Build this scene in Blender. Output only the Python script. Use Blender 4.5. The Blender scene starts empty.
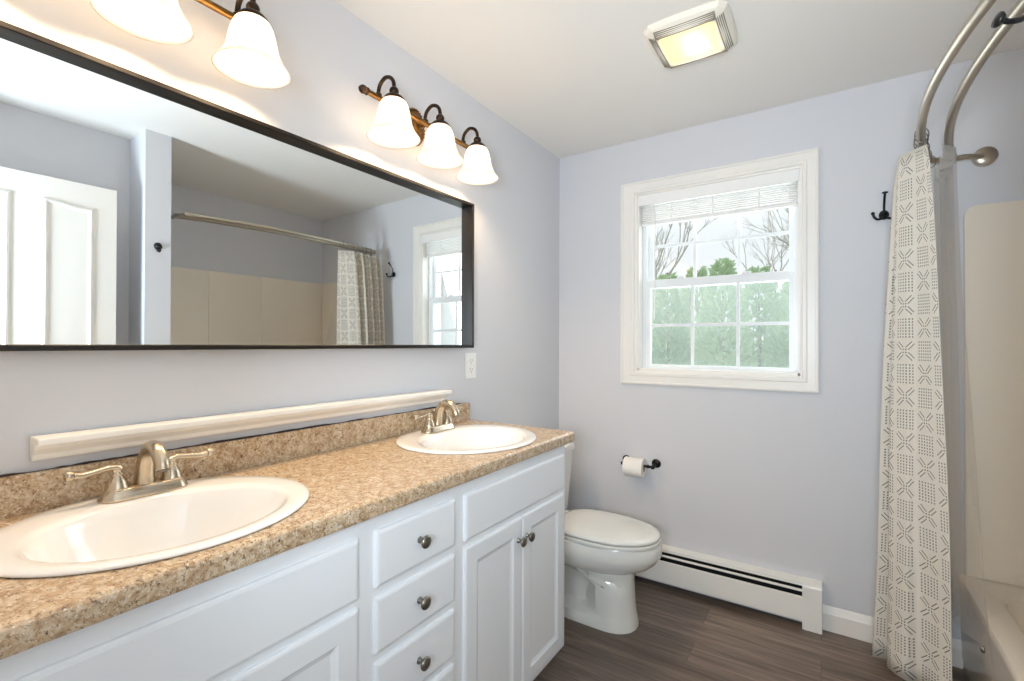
import bpy, bmesh, math, random
from mathutils import Vector, Matrix
random.seed(7)
SC = bpy.context.scene
COL = SC.collection
PI = math.pi

# ------------------------------------------------------------------ camera, world, lights, exposure
CAM = Vector((1.3522, 0.0, 1.2705))
yaw, pitch, roll = 0.5859, 0.0072, 0.0041
f0 = Vector((-math.sin(yaw), math.cos(yaw), 0)); r0 = Vector((math.cos(yaw), math.sin(yaw), 0)); u0 = Vector((0, 0, 1))
fw = f0 * math.cos(pitch) + u0 * math.sin(pitch); up = u0 * math.cos(pitch) - f0 * math.sin(pitch)
rt = r0 * math.cos(roll) + up * math.sin(roll); up = up * math.cos(roll) - r0 * math.sin(roll)
cd = bpy.data.cameras.new('camera'); cam = bpy.data.objects.new('camera', cd); COL.objects.link(cam)
cd.sensor_width = 36; cd.lens = 473.434 / 1024 * 36; cd.clip_start = 0.01
cam.matrix_world = Matrix(((rt.x, up.x, -fw.x, CAM.x), (rt.y, up.y, -fw.y, CAM.y), (rt.z, up.z, -fw.z, CAM.z), (0, 0, 0, 1)))
SC.camera = cam
SC.view_settings.view_transform = 'Standard'; SC.view_settings.look = 'None'
SC.view_settings.exposure = 0.30; SC.view_settings.gamma = 1.0; SC.view_settings.use_curve_mapping = False
try:
    SC.cycles.use_denoising = True; SC.cycles.max_bounces = 14; SC.cycles.diffuse_bounces = 8
    SC.cycles.transparent_max_bounces = 24; SC.cycles.sample_clamp_indirect = 6
except Exception: pass

W = bpy.data.worlds.new('sky'); SC.world = W; W.use_nodes = True
bg = W.node_tree.nodes['Background']; bg.inputs['Color'].default_value = (0.90, 0.955, 0.98, 1); bg.inputs['Strength'].default_value = 0.80

def area(name, loc, target, sx, sy, power, color, shape='RECTANGLE', spread=PI):
    l = bpy.data.lights.new(name, 'AREA'); l.shape = shape; l.size = sx; l.size_y = sy; l.energy = power; l.color = color; l.spread = spread
    o = bpy.data.objects.new(name, l); COL.objects.link(o); o.location = loc
    o.rotation_euler = (Vector(target) - Vector(loc)).to_track_quat('-Z', 'Y').to_euler(); return o
area('hall_light', (1.34, -0.45, 1.35), (1.28, 1.45, 2.40), 0.40, 0.40, 23.0, (0.80, 0.905, 1.0), 'ELLIPSE', 2.65)
area('window_daylight', (0.87, 2.86, 1.75), (0.87, 0.5, 0.9), 0.85, 1.1, 12.0, (0.90, 0.96, 1.0))

BULB = 165.0       # emission of the six vanity bulbs
FANL = 0.34        # emission of the fan light's lens

# ------------------------------------------------------------------ materials
def hexc(h):
    v = [int(h[i:i + 2], 16) / 255 for i in (0, 2, 4)]
    return tuple((c / 12.92 if c <= .04045 else ((c + .055) / 1.055) ** 2.4) for c in v) + (1,)
def mat(name, color='808080', rough=.5, metal=0.0, spec=.5, bump=0, bscale=200, var=0, vscale=8, coat=0):
    m = bpy.data.materials.new(name); m.use_nodes = True
    nt = m.node_tree; b = nt.nodes['Principled BSDF']
    c = hexc(color) if isinstance(color, str) else color
    b.inputs['Base Color'].default_value = c; b.inputs['Roughness'].default_value = rough
    b.inputs['Metallic'].default_value = metal; b.inputs['Specular IOR Level'].default_value = spec
    b.inputs['Coat Weight'].default_value = coat; b.inputs['Coat Roughness'].default_value = .08
    tc = nt.nodes.new('ShaderNodeTexCoord')
    if bump:
        n = nt.nodes.new('ShaderNodeTexNoise'); n.inputs['Scale'].default_value = bscale; n.inputs['Detail'].default_value = 3
        bm_ = nt.nodes.new('ShaderNodeBump'); bm_.inputs['Strength'].default_value = bump; bm_.inputs['Distance'].default_value = .002
        nt.links.new(tc.outputs['Object'], n.inputs['Vector']); nt.links.new(n.outputs['Fac'], bm_.inputs['Height'])
        nt.links.new(bm_.outputs['Normal'], b.inputs['Normal'])
    if var:
        n = nt.nodes.new('ShaderNodeTexNoise'); n.inputs['Scale'].default_value = vscale; n.inputs['Detail'].default_value = 4
        mx = nt.nodes.new('ShaderNodeMix'); mx.data_type = 'RGBA'
        mx.inputs[6].default_value = tuple(x * (1 - var) for x in c[:3]) + (1,); mx.inputs[7].default_value = tuple(min(1, x * (1 + var)) for x in c[:3]) + (1,)
        nt.links.new(tc.outputs['Object'], n.inputs['Vector']); nt.links.new(n.outputs['Fac'], mx.inputs[0]); nt.links.new(mx.outputs[2], b.inputs['Base Color'])
    return m
def emis(name, color, strength):
    m = bpy.data.materials.new(name); m.use_nodes = True; nt = m.node_tree
    for n in list(nt.nodes): nt.nodes.remove(n)
    o = nt.nodes.new('ShaderNodeOutputMaterial'); e = nt.nodes.new('ShaderNodeEmission')
    e.inputs['Color'].default_value = color; e.inputs['Strength'].default_value = strength
    nt.links.new(e.outputs[0], o.inputs[0]); return m

M = {}
M['wall'] = mat('wall_paint', 'D6D8DD', .55, bump=.05, bscale=260, spec=.25)
M['ceiling'] = mat('ceiling_paint', 'EDEBE7', .8, bump=.04, bscale=180, spec=.2)
M['trim'] = mat('white_trim_paint', 'F1EFEA', .35)
M['cabinet'] = mat('cabinet_paint', 'EDF1F5', .32, spec=.45)
M['porcelain'] = mat('porcelain', 'F3F3F2', .10, spec=.6, coat=.4)
M['toilet'] = mat('toilet_china', 'EBEBE6', .10, spec=.6, coat=.4)
M['nickel'] = mat('brushed_nickel', 'C9BBA6', .27, 1.0, bump=.02, bscale=400)
M['rod_nickel'] = mat('rod_nickel', 'B9B0A2', .32, 1.0)
M['pewter'] = mat('pewter', '8C8880', .28, 1.0)
M['black'] = mat('black_iron', '0D0C0C', .35, .3)
M['frame'] = mat('black_frame', '130D0A', .42, 0, spec=.35)
M['bronze'] = mat('oiled_bronze', '3A2C22', .38, .85, var=.35, vscale=60)
M['brass'] = mat('antique_brass', '7A5A34', .36, .95, var=.3, vscale=50)
M['vinyl'] = mat('window_vinyl', 'EEF2F4', .3)
M['blind'] = mat('blind_slat', 'F6F6F4', .45)
M['heater'] = mat('heater_enamel', 'EEEEEA', .35)
M['dark'] = mat('painted_gap_shade', '0A0B0D', .7)  # near-black that paints the shade inside the heater
M['fins'] = mat('heater_fins', '3A3F44', .5, .6)
M['surround'] = mat('surround_fibreglass', 'F0E7D8', .25, spec=.5)
M['tub'] = mat('tub_acrylic', 'EAE2D6', .18, spec=.5)
M['paper'] = mat('toilet_paper', 'F4F1EC', .9, bump=.2, bscale=300)
M['card'] = mat('paper_core', 'A58F74', .9)
M['door'] = mat('door_paint', 'EFEDE8', .35)
M['plastic'] = mat('white_plastic', 'F2F2EE', .35)
M['caulk'] = mat('glue_line', '2E2117', .7)
M['slot'] = mat('painted_slot_shade', '8E877A', .8)  # grey that paints the shade inside narrow slots
M['bark'] = mat('bark', '9A9286', .9, var=.3, vscale=20)
M['lawn'] = mat('lawn', '8FA870', .9, var=.25, vscale=3)
M['bulb'] = emis('lit_bulb', (1.0, 0.73, 0.45, 1), BULB)
M['fanbulb'] = emis('lit_fan_bulb', (1.0, 0.70, 0.34, 1), 55)

def leafmat(name, a, b):
    m = mat(name, a, .7); nt = m.node_tree; p = nt.nodes['Principled BSDF']
    tc = nt.nodes.new('ShaderNodeTexCoord'); n = nt.nodes.new('ShaderNodeTexNoise'); n.inputs['Scale'].default_value = 5; n.inputs['Detail'].default_value = 5
    mx = nt.nodes.new('ShaderNodeMix'); mx.data_type = 'RGBA'; mx.inputs[6].default_value = hexc(a); mx.inputs[7].default_value = hexc(b)
    nt.links.new(tc.outputs['Object'], n.inputs['Vector']); nt.links.new(n.outputs['Fac'], mx.inputs[0]); nt.links.new(mx.outputs[2], p.inputs['Base Color'])
    tr = nt.nodes.new('ShaderNodeBsdfTranslucent'); nt.links.new(mx.outputs[2], tr.inputs['Color'])
    ms = nt.nodes.new('ShaderNodeMixShader'); ms.inputs[0].default_value = .45
    out = nt.nodes['Material Output']; nt.links.new(p.outputs[0], ms.inputs[1]); nt.links.new(tr.outputs[0], ms.inputs[2]); nt.links.new(ms.outputs[0], out.inputs[0]); return m
M['leaf'] = leafmat('conifer_leaf', 'A3C88F', 'DCEBC4')  # pale greens, outdoor haze put into the leaf colour
M['twig'] = mat('twig', 'BDB9AE', .9)

def mirror_mat():
    m = bpy.data.materials.new('mirror_glass'); m.use_nodes = True; b = m.node_tree.nodes['Principled BSDF']
    b.inputs['Base Color'].default_value = (.90, .925, .92, 1); b.inputs['Metallic'].default_value = 1; b.inputs['Roughness'].default_value = .0; return m
M['mirror'] = mirror_mat()

def shade_mat():
    m = bpy.data.materials.new('frosted_shade_glass'); m.use_nodes = True; nt = m.node_tree
    for n in list(nt.nodes): nt.nodes.remove(n)
    out = nt.nodes.new('ShaderNodeOutputMaterial'); t = nt.nodes.new('ShaderNodeBsdfTranslucent'); d = nt.nodes.new('ShaderNodeBsdfDiffuse'); g = nt.nodes.new('ShaderNodeBsdfGlossy')
    t.inputs['Color'].default_value = (1, .985, .96, 1); d.inputs['Color'].default_value = (.95, .92, .87, 1); g.inputs['Roughness'].default_value = .2
    a = nt.nodes.new('ShaderNodeMixShader'); a.inputs[0].default_value = .20; nt.links.new(t.outputs[0], a.inputs[1]); nt.links.new(d.outputs[0], a.inputs[2])
    b = nt.nodes.new('ShaderNodeMixShader'); b.inputs[0].default_value = .05; nt.links.new(a.outputs[0], b.inputs[1]); nt.links.new(g.outputs[0], b.inputs[2])
    nt.links.new(b.outputs[0], out.inputs[0]); return m
M['shade'] = shade_mat()
def lens_mat():
    m = bpy.data.materials.new('lit_lens'); m.use_nodes = True; nt = m.node_tree
    for n in list(nt.nodes): nt.nodes.remove(n)
    out = nt.nodes.new('ShaderNodeOutputMaterial'); t = nt.nodes.new('ShaderNodeBsdfTranslucent'); e = nt.nodes.new('ShaderNodeEmission'); a = nt.nodes.new('ShaderNodeAddShader')
    t.inputs['Color'].default_value = (.95, .90, .78, 1); e.inputs['Color'].default_value = (1.0, .80, .45, 1); e.inputs['Strength'].default_value = FANL
    nt.links.new(t.outputs[0], a.inputs[0]); nt.links.new(e.outputs[0], a.inputs[1]); nt.links.new(a.outputs[0], out.inputs[0]); return m
M['lens'] = lens_mat()

def clear_mat(name, alpha, color, rough, gloss):
    m = bpy.data.materials.new(name); m.use_nodes = True; nt = m.node_tree
    for n in list(nt.nodes): nt.nodes.remove(n)
    out = nt.nodes.new('ShaderNodeOutputMaterial'); t = nt.nodes.new('ShaderNodeBsdfTransparent')
    d = nt.nodes.new('ShaderNodeBsdfDiffuse'); tr = nt.nodes.new('ShaderNodeBsdfTranslucent'); g = nt.nodes.new('ShaderNodeBsdfGlossy')
    t.inputs['Color'].default_value = (1, 1, 1, 1); d.inputs['Color'].default_value = color; tr.inputs['Color'].default_value = color; g.inputs['Roughness'].default_value = rough
    a = nt.nodes.new('ShaderNodeMixShader'); a.inputs[0].default_value = .5; nt.links.new(d.outputs[0], a.inputs[1]); nt.links.new(tr.outputs[0], a.inputs[2])
    b = nt.nodes.new('ShaderNodeMixShader'); b.inputs[0].default_value = alpha; nt.links.new(t.outputs[0], b.inputs[1]); nt.links.new(a.outputs[0], b.inputs[2])
    fr = nt.nodes.new('ShaderNodeFresnel'); fr.inputs['IOR'].default_value = 1.45
    mu = nt.nodes.new('ShaderNodeMath'); mu.operation = 'MULTIPLY'; mu.inputs[1].default_value = gloss; nt.links.new(fr.outputs[0], mu.inputs[0])
    c = nt.nodes.new('ShaderNodeMixShader'); nt.links.new(mu.outputs[0], c.inputs[0]); nt.links.new(b.outputs[0], c.inputs[1]); nt.links.new(g.outputs[0], c.inputs[2])
    nt.links.new(c.outputs[0], out.inputs[0]); return m
M['pane'] = clear_mat('window_glass', .015, (.9, .95, .95, 1), .0, .6)
M['screen'] = clear_mat('insect_screen', .11, (.80, .88, .85, 1), .3, .0)
M['liner'] = clear_mat('clear_liner_vinyl', .13, (.95, .94, .91, 1), .10, .22)
M['liner_hem'] = clear_mat('liner_hem_vinyl', .36, (.95, .95, .93, 1), .15, .25)

def granite():
    m = mat('granite_laminate', 'A08060', .22, spec=.5); nt = m.node_tree; p = nt.nodes['Principled BSDF']
    tc = nt.nodes.new('ShaderNodeTexCoord')
    def noise(s, d, r=.6, dist=0):
        n = nt.nodes.new('ShaderNodeTexNoise'); n.inputs['Scale'].default_value = s; n.inputs['Detail'].default_value = d; n.inputs['Roughness'].default_value = r; n.inputs['Distortion'].default_value = dist
        nt.links.new(tc.outputs['Object'], n.inputs['Vector']); return n
    def ramp(n, stops):
        r = nt.nodes.new('ShaderNodeValToRGB'); e = r.color_ramp.elements
        while len(e) < len(stops): e.new(.5)
        for el, (pos, c) in zip(e, stops): el.position = pos; el.color = c if len(c) == 4 else hexc(c)
        nt.links.new(n.outputs['Fac'], r.inputs[0]); return r
    def mix(fac, a, b, mode='MIX'):
        x = nt.nodes.new('ShaderNodeMix'); x.data_type = 'RGBA'; x.blend_type = mode
        nt.links.new(fac, x.inputs[0]); nt.links.new(a, x.inputs[6])
        if isinstance(b, str): x.inputs[7].default_value = hexc(b)
        else: nt.links.new(b, x.inputs[7])
        return x.outputs[2]
    bw = lambda a, b: [(a, (0, 0, 0, 1)), (b, (1, 1, 1, 1))]
    base = ramp(noise(52, 6, .7, .8), [(.30, '90755A'), (.43, 'B79B7A'), (.53, 'CAB496'), (.68, 'DDD0BA')])
    c = mix(ramp(noise(150, 4, .65, .5), bw(.54, .66)).outputs[0], base.outputs[0], '826549')
    c = mix(ramp(noise(110, 5, .75, 1.0), bw(.565, .66)).outputs[0], c, '3E3024')
    c = mix(ramp(noise(210, 2), bw(.60, .70)).outputs[0], c, 'E6DAC6')
    nt.links.new(c, p.inputs['Base Color']); return m
M['granite'] = granite()

def floor_mat():
    m = mat('vinyl_plank', '6F6259', .42, spec=.4); nt = m.node_tree; p = nt.nodes['Principled BSDF']
    tc = nt.nodes.new('ShaderNodeTexCoord'); mp = nt.nodes.new('ShaderNodeMapping'); mp.inputs['Location'].default_value = (-0.115, -0.006, 0)
    nt.links.new(tc.outputs['Object'], mp.inputs[0])
    br = nt.nodes.new('ShaderNodeTexBrick'); nt.links.new(mp.outputs[0], br.inputs['Vector'])
    br.inputs['Scale'].default_value = 1; br.inputs['Brick Width'].default_value = 1.22; br.inputs['Row Height'].default_value = .163; br.inputs['Mortar Size'].default_value = .0012
    br.inputs['Mortar Smooth'].default_value = .1; br.offset = .37; br.offset_frequency = 2
    br.inputs['Color1'].default_value = (.25, .25, .25, 1); br.inputs['Color2'].default_value = (.85, .85, .85, 1); br.inputs['Mortar'].default_value = (0, 0, 0, 1)
    st = nt.nodes.new('ShaderNodeMapping'); st.inputs['Scale'].default_value = (1.6, 22, 1); nt.links.new(tc.outputs['Object'], st.inputs[0])
    # shift the grain per plank
    ad = nt.nodes.new('ShaderNodeVectorMath'); ad.operation = 'MULTIPLY_ADD'; ad.inputs[1].default_value = (7, 7, 7)
    nt.links.new(br.outputs['Color'], ad.inputs[0]); nt.links.new(st.outputs[0], ad.inputs[2])
    n = nt.nodes.new('ShaderNodeTexNoise'); n.inputs['Scale'].default_value = 1.6; n.inputs['Detail'].default_value = 8; n.inputs['Roughness'].default_value = .65; n.inputs['Distortion'].default_value = .5
    nt.links.new(ad.outputs[0], n.inputs['Vector'])
    r = nt.nodes.new('ShaderNodeValToRGB'); e = r.color_ramp.elements
    e[0].position = .30; e[0].color = hexc('54473E'); e[1].position = .72; e[1].color = hexc('8F7F72')
    e2 = e.new(.5); e2.color = hexc('70635A'); nt.links.new(n.outputs['Fac'], r.inputs[0])
    mx = nt.nodes.new('ShaderNodeMix'); mx.data_type = 'RGBA'; mx.blend_type = 'OVERLAY'; mx.inputs[0].default_value = .40
    nt.links.new(r.outputs[0], mx.inputs[6]); nt.links.new(br.outputs['Color'], mx.inputs[7])
    nt.links.new(mx.outputs[2], p.inputs['Base Color']); return m
M['floor'] = floor_mat()

def fabric_mat():
    m = mat('printed_curtain_cotton', 'F0EADF', .9, bump=.15, bscale=900); nt = m.node_tree; p = nt.nodes['Principled BSDF']; L = nt.links
    uv = nt.nodes.new('ShaderNodeUVMap'); sp = nt.nodes.new('ShaderNodeSeparateXYZ'); L.new(uv.outputs[0], sp.inputs[0])
    def mth(op, a, b=None, c=None):
        n = nt.nodes.new('ShaderNodeMath'); n.operation = op
        for i, v in enumerate((a, b, c)):
            if v is None: continue
            if isinstance(v, (int, float)): n.inputs[i].default_value = v
            else: L.new(v, n.inputs[i])
        return n.outputs[0]
    T = .082
    u = mth('DIVIDE', sp.outputs[0], T); v = mth('DIVIDE', sp.outputs[1], T)
    par = mth('MODULO', mth('ADD', mth('FLOOR', u), mth('FLOOR', v)), 2.0); par = mth('GREATER_THAN', mth('ABSOLUTE', par), .5)
    a = mth('SUBTRACT', mth('FRACT', u), .5); b = mth('SUBTRACT', mth('FRACT', v), .5)
    pa = mth('ABSOLUTE', a); pb = mth('ABSOLUTE', b)
    lt = lambda x, y: mth('LESS_THAN', x, y); gt = lambda x, y: mth('GREATER_THAN', x, y)
    mul = lambda *xs: xs[0] if len(xs) == 1 else mth('MULTIPLY', xs[0], mul(*xs[1:]))
    # dot grid 6 x 7
    fa = mth('ABSOLUTE', mth('SUBTRACT', mth('FRACT', mth('MULTIPLY', mth('ADD', a, .42), 6 / .84)), .5))
    fb = mth('ABSOLUTE', mth('SUBTRACT', mth('FRACT', mth('MULTIPLY', mth('ADD', b, .45), 7 / .9)), .5))
    dots = mul(lt(pa, .42), lt(pb, .45), lt(fa, .20), lt(fb, .24))
    # star of paired diagonal dashes
    s = mth('MULTIPLY', mth('ADD', pa, pb), .7071); t = mth('MULTIPLY', mth('ABSOLUTE', mth('SUBTRACT', pa, pb)), .7071)
    dash = mul(gt(t, .052), lt(t, .088), gt(s, .15), lt(s, .52))
    core = mul(lt(t, .03), gt(s, .06), lt(s, .12))
    star = mth('MAXIMUM', dash, core)
    ink = mth('ADD', mul(par, star), mul(mth('SUBTRACT', 1.0, par), dots))
    mx = nt.nodes.new('ShaderNodeMix'); mx.data_type = 'RGBA'; mx.inputs[6].default_value = hexc('EFEAE0'); mx.inputs[7].default_value = hexc('2B2724')
    L.new(mth('MULTIPLY', ink, .85), mx.inputs[0]); L.new(mx.outputs[2], p.inputs['Base Color'])
    tr = nt.nodes.new('ShaderNodeBsdfTranslucent'); L.new(mx.outputs[2], tr.inputs['Color'])
    ms = nt.nodes.new('ShaderNodeMixShader'); ms.inputs[0].default_value = .25; out = nt.nodes['Material Output']
    L.new(p.outputs[0], ms.inputs[1]); L.new(tr.outputs[0], ms.inputs[2]); L.new(ms.outputs[0], out.inputs[0]); return m
M['fabric'] = fabric_mat()

# ------------------------------------------------------------------ geometry helpers (all shapes given in world metres)
WL = {}
def wloc(o): return WL.get(o.name, Vector((0, 0, 0)))
def obj(name, bm, material, parent=None, smooth=False, origin=None, label=None):
    me = bpy.data.meshes.new(name); bmesh.ops.recalc_face_normals(bm, faces=bm.faces[:])
    base = wloc(parent) if parent else Vector(origin or (0, 0, 0))
    bmesh.ops.translate(bm, verts=bm.verts[:], vec=-base)
    bm.to_mesh(me); bm.free()
    for m_ in (material if isinstance(material, list) else [material]): me.materials.append(m_)
    o = bpy.data.objects.new(name, me); COL.objects.link(o)
    if parent: o.parent = parent
    else: o.location = base
    WL[o.name] = base
    if smooth:
        for p in me.polygons: p.use_smooth = True
        if smooth == 'auto': 
            try: me.set_sharp_from_angle(angle=math.radians(38))
            except Exception: pass
    if label: o['label'] = label
    return o
def thing(name, label, cat, loc, group=None, kind=None):
    o = bpy.data.objects.new(name, None); COL.objects.link(o); o.location = loc; o.empty_display_size = .05
    WL[o.name] = Vector(loc); return tag(o, label, cat, group, kind)
def tag(o, label, cat, group=None, kind=None):
    o['label'] = label; o['category'] = cat
    if group: o['group'] = group
    if kind: o['kind'] = kind
    return o
def dup(root, loc, label):
    r = root.copy(); COL.objects.link(r); r.location = loc; r['label'] = label; WL[r.name] = Vector(loc)
    for ch in list(root.children):
        c = ch.copy(); COL.objects.link(c); c.parent = r
        for g in list(ch.children):
            d = g.copy(); COL.objects.link(d); d.parent = c
    return r
def B(): return bmesh.new()
def box(bm, x0, x1, y0, y1, z0, z1, bev=0, seg=2):
    g = bmesh.ops.create_cube(bm, size=1); vs = g['verts']
    bmesh.ops.scale(bm, vec=(x1 - x0, y1 - y0, z1 - z0), verts=vs); bmesh.ops.translate(bm, vec=((x0 + x1) / 2, (y0 + y1) / 2, (z0 + z1) / 2), verts=vs)
    if bev:
        es = list({e for v in vs for e in v.link_edges}); bmesh.ops.bevel(bm, geom=es, offset=bev, segments=seg, affect='EDGES', profile=.6)
    return bm
def loft(bm, rings, cap0=True, cap1=True, closed=True):
    R = [[bm.verts.new(p) for p in r] for r in rings]
    n = len(R[0])
    for a, b in zip(R[:-1], R[1:]):
        for i in range(n if closed else n - 1):
            j = (i + 1) % n
            try: bm.faces.new((a[i], a[j], b[j], b[i]))
            except ValueError: pass
    if cap0 and closed: bm.faces.new(list(reversed(R[0])))
    if cap1 and closed: bm.faces.new(R[-1])
    return bm
def basis(d):
    d = Vector(d).normalized(); a = Vector((0, 0, 1)) if abs(d.z) < .9 else Vector((1, 0, 0))
    x = a.cross(d).normalized(); return x, d.cross(x), d
def lathe(bm, prof, org, axis=(0, 0, 1), seg=32, sx=1, sy=1, cap0=True, cap1=True):
    x, y, d = basis(axis); o = Vector(org); rings = []
    for r, h in prof:
        r = max(r, 1e-5)
        rings.append([o + d * h + x * (r * sx * math.cos(2 * PI * i / seg)) + y * (r * sy * math.sin(2 * PI * i / seg)) for i in range(seg)])
    return loft(bm, rings, cap0, cap1)
def catmull(pts, n=8):
    P = [Vector(p) for p in pts]; out = []
    for i in range(len(P) - 1):
        p0 = P[max(i - 1, 0)]; p1 = P[i]; p2 = P[i + 1]; p3 = P[min(i + 2, len(P) - 1)]
        for k in range(n):
            t = k / n
            out.append(.5 * ((2 * p1) + (p2 - p0) * t + (2 * p0 - 5 * p1 + 4 * p2 - p3) * t * t + (3 * p1 - p0 - 3 * p2 + p3) * t ** 3))
    out.append(P[-1]); return out
def tube(bm, pts, r, seg=12, cap=True, flat=None):
    P = [Vector(p) for p in pts]; rings = []; ref = None
    for i, p in enumerate(P):
        d = (P[min(i + 1, len(P) - 1)] - P[max(i - 1, 0)]).normalized()
        if ref is None: x, y, _ = basis(d); ref = x
        x = (ref - d * ref.dot(d)).normalized(); y = d.cross(x); ref = x
        rr = r[i] if isinstance(r, (list, tuple)) else r
        rings.append([p + x * (rr * math.cos(2 * PI * k / seg)) + y * (rr * (flat or 1) * math.sin(2 * PI * k / seg)) for k in range(seg)])
    return loft(bm, rings, cap, cap)
def prism(bm, poly, axis, a, b):
    """poly: list of 2-D points in the plane normal to axis ('x': (y,z); 'y': (x,z); 'z': (x,y))."""
    f = {'x': lambda p, t: (t, p[0], p[1]), 'y': lambda p, t: (p[0], t, p[1]), 'z': lambda p, t: (p[0], p[1], t)}[axis]
    return loft(bm, [[f(p, a) for p in poly], [f(p, b) for p in poly]])
def sphere(bm, c, r, sx=1, sy=1, sz=1, u=20, v=12):
    g = bmesh.ops.create_uvsphere(bm, u_segments=u, v_segments=v, radius=r); vs = g['verts']
    bmesh.ops.scale(bm, vec=(sx, sy, sz), verts=vs); bmesh.ops.translate(bm, vec=c, verts=vs); return bm
def panel_x(bm, x_back, x_front, y0, y1, z0, z1, edge=.010, frame=None, depth=.008, ogee=.014):
    """Drawer front or door facing +x: chamfered outer edge, optional framed recessed panel."""
    def ring(x, i): return [(x, y0 + i, z0 + i), (x, y1 - i, z0 + i), (x, y1 - i, z1 - i), (x, y0 + i, z1 - i)]
    rings = [ring(x_back, 0), ring(x_front - edge * .55, 0), ring(x_front - edge * .2, edge * .35), ring(x_front, edge)]
    if frame:
        rings += [ring(x_front, frame), ring(x_front - depth * .35, frame + ogee * .3), ring(x_front - depth * .5, frame + ogee * .35), ring(x_front - depth, frame + ogee)]
    return loft(bm, rings)

H = 2.40; D = 2.5547; YF = .045; XP = 1.64; XA = 2.51; XR = 1.87
# ------------------------------------------------------------------ the room
def struct(name, bm, m, label, cat):
    o = obj(name, bm, m); return tag(o, label, cat, kind='structure')
struct('floor', box(B(), -.12, XA + .12, -1.0, D + .10, -.05, 0), M['floor'], 'grey-brown wood-look plank floor running across the bathroom', 'floor')
struct('ceiling', box(B(), -.12, XA + .12, -1.0, D + .22, H, H + .08), M['ceiling'], 'white painted flat bathroom ceiling', 'ceiling')
struct('wall_left', box(B(), -.12, 0, -.08, D + .22, 0, H), M['wall'], 'pale blue-grey wall carrying the mirror and the vanity', 'wall')
WX0, WX1, WZ0, WZ1 = .482, 1.255, 1.128, 2.092        # window opening
b = B(); T = D + .20
box(b, 0, WX0, D, T, 0, H); box(b, WX1, XA + .12, D, T, 0, H); box(b, WX0, WX1, D, T, 0, WZ0); box(b, WX0, WX1, D, T, WZ1, H)
struct('wall_back', b, M['wall'], 'pale blue-grey wall with the window and the heater', 'wall')
struct('wall_right', box(B(), XR, XR + .10, -.08, .955, 0, H), M['wall'], 'pale blue wall behind the open door, seen in the mirror', 'wall')
struct('wall_partition', box(B(), XP, XA, .955, 1.072, 0, H), M['wall'], 'narrow partition wall end with the black robe hook, seen in the mirror', 'wall')
struct('wall_alcove', box(B(), XA, XA + .12, .955, D, 0, H), M['wall'], 'long grey wall at the back of the tub alcove, seen in the mirror', 'wall')
b = B(); box(b, -.12, .86, -.08, .035, 0, H); box(b, 1.655, XR, -.08, .185, 0, H); box(b, .86, 1.655, -.08, -.03, 2.08, H)
struct('wall_front', b, M['wall'], 'wall with the doorway the room is seen from', 'wall')
b = B(); box(b, -.12, .45, -1.1, -1.0, 0, H); box(b, 2.05, XA + .12, -1.1, -1.0, 0, H); box(b, .45, 2.05, -1.1, -1.0, 2.2, H); box(b, .45, 2.05, -1.1, -1.0, 0, .15)  # unseen hall wall; opening added to pass sky fill through the doorway
struct('wall_hall', b, M['wall'], 'unseen hall wall outside the doorway, its wide opening added to let sky light in', 'wall')
prof = [(0, 0), (.014, 0), (.014, .075), (.011, .083), (.008, .092), (.004, .104), (0, .106)]
b = B(); prism(b, [(D - x, z) for x, z in prof], 'x', 1.338, 1.80)
struct('baseboard_back', b, M['trim'], 'white baseboard between the heater and the tub', 'baseboard')
b = B(); loft(b, [[(x, 1.70, z) for x, z in prof], [(x, D, z) for x, z in prof]])
struct('baseboard_left', b, M['trim'], 'white baseboard behind the toilet', 'baseboard')

# ------------------------------------------------------------------ window
win = thing('window_1', 'white double-hung window with grilles between the panes and wide white casing', 'window', (.87, D, WZ0), kind='structure')
# casing: moulded, mitred
cp = [(0, 0), (0, .016), (.006, .019), (.012, .019), (.016, .014), (.050, .014), (.056, .017), (.070, .017), (.074, .010), (.084, .008), (.084, 0)]   # (inwards from the outer edge, thickness)
ox0, ox1, oz0, oz1 = .3942, 1.3253, 1.0538, 2.1633
rings = []
for (cx_, cz_, sx_, sz_) in ((ox0, oz0, 1, 1), (ox1, oz0, -1, 1), (ox1, oz1, -1, -1), (ox0, oz1, 1, -1)):
    rings.append([(cx_ + sx_ * i * ((WX0 + .004 - ox0) / .084 if sx_ > 0 else (ox1 - WX1 + .004) / .084), D - t, cz_ + sz_ * i * .075 / .084) for i, t in cp])
b = B(); loft(b, rings + [rings[0]], False, False); bmesh.ops.remove_doubles(b, verts=b.verts[:], dist=1e-5)
obj('window_casing', b, M['trim'], win)
b = B(); jt = .012
for args in ((WX0, WX0 + jt, D, T, WZ0, WZ1), (WX1 - jt, WX1, D, T, WZ0, WZ1), (WX0, WX1, D, T, WZ0, WZ0 + jt), (WX0, WX1, D, T, WZ1 - jt, WZ1)): box(b, *args)
obj('jamb', b, M['trim'], win)
YW = D + .070      # face of the lower sash
b = B()
for x0, x1 in ((WX0 + jt, WX0 + jt + .022), (WX1 - jt - .016, WX1 - jt)): box(b, x0, x1, YW - .004, YW + .075, WZ0 + jt, WZ1 - jt, .002)
box(b, WX0 + jt, WX1 - jt, YW - .004, YW + .08, WZ0 + jt, WZ0 + jt + .012, .002)
obj('window_track', b, M['vinyl'], win)
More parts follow.
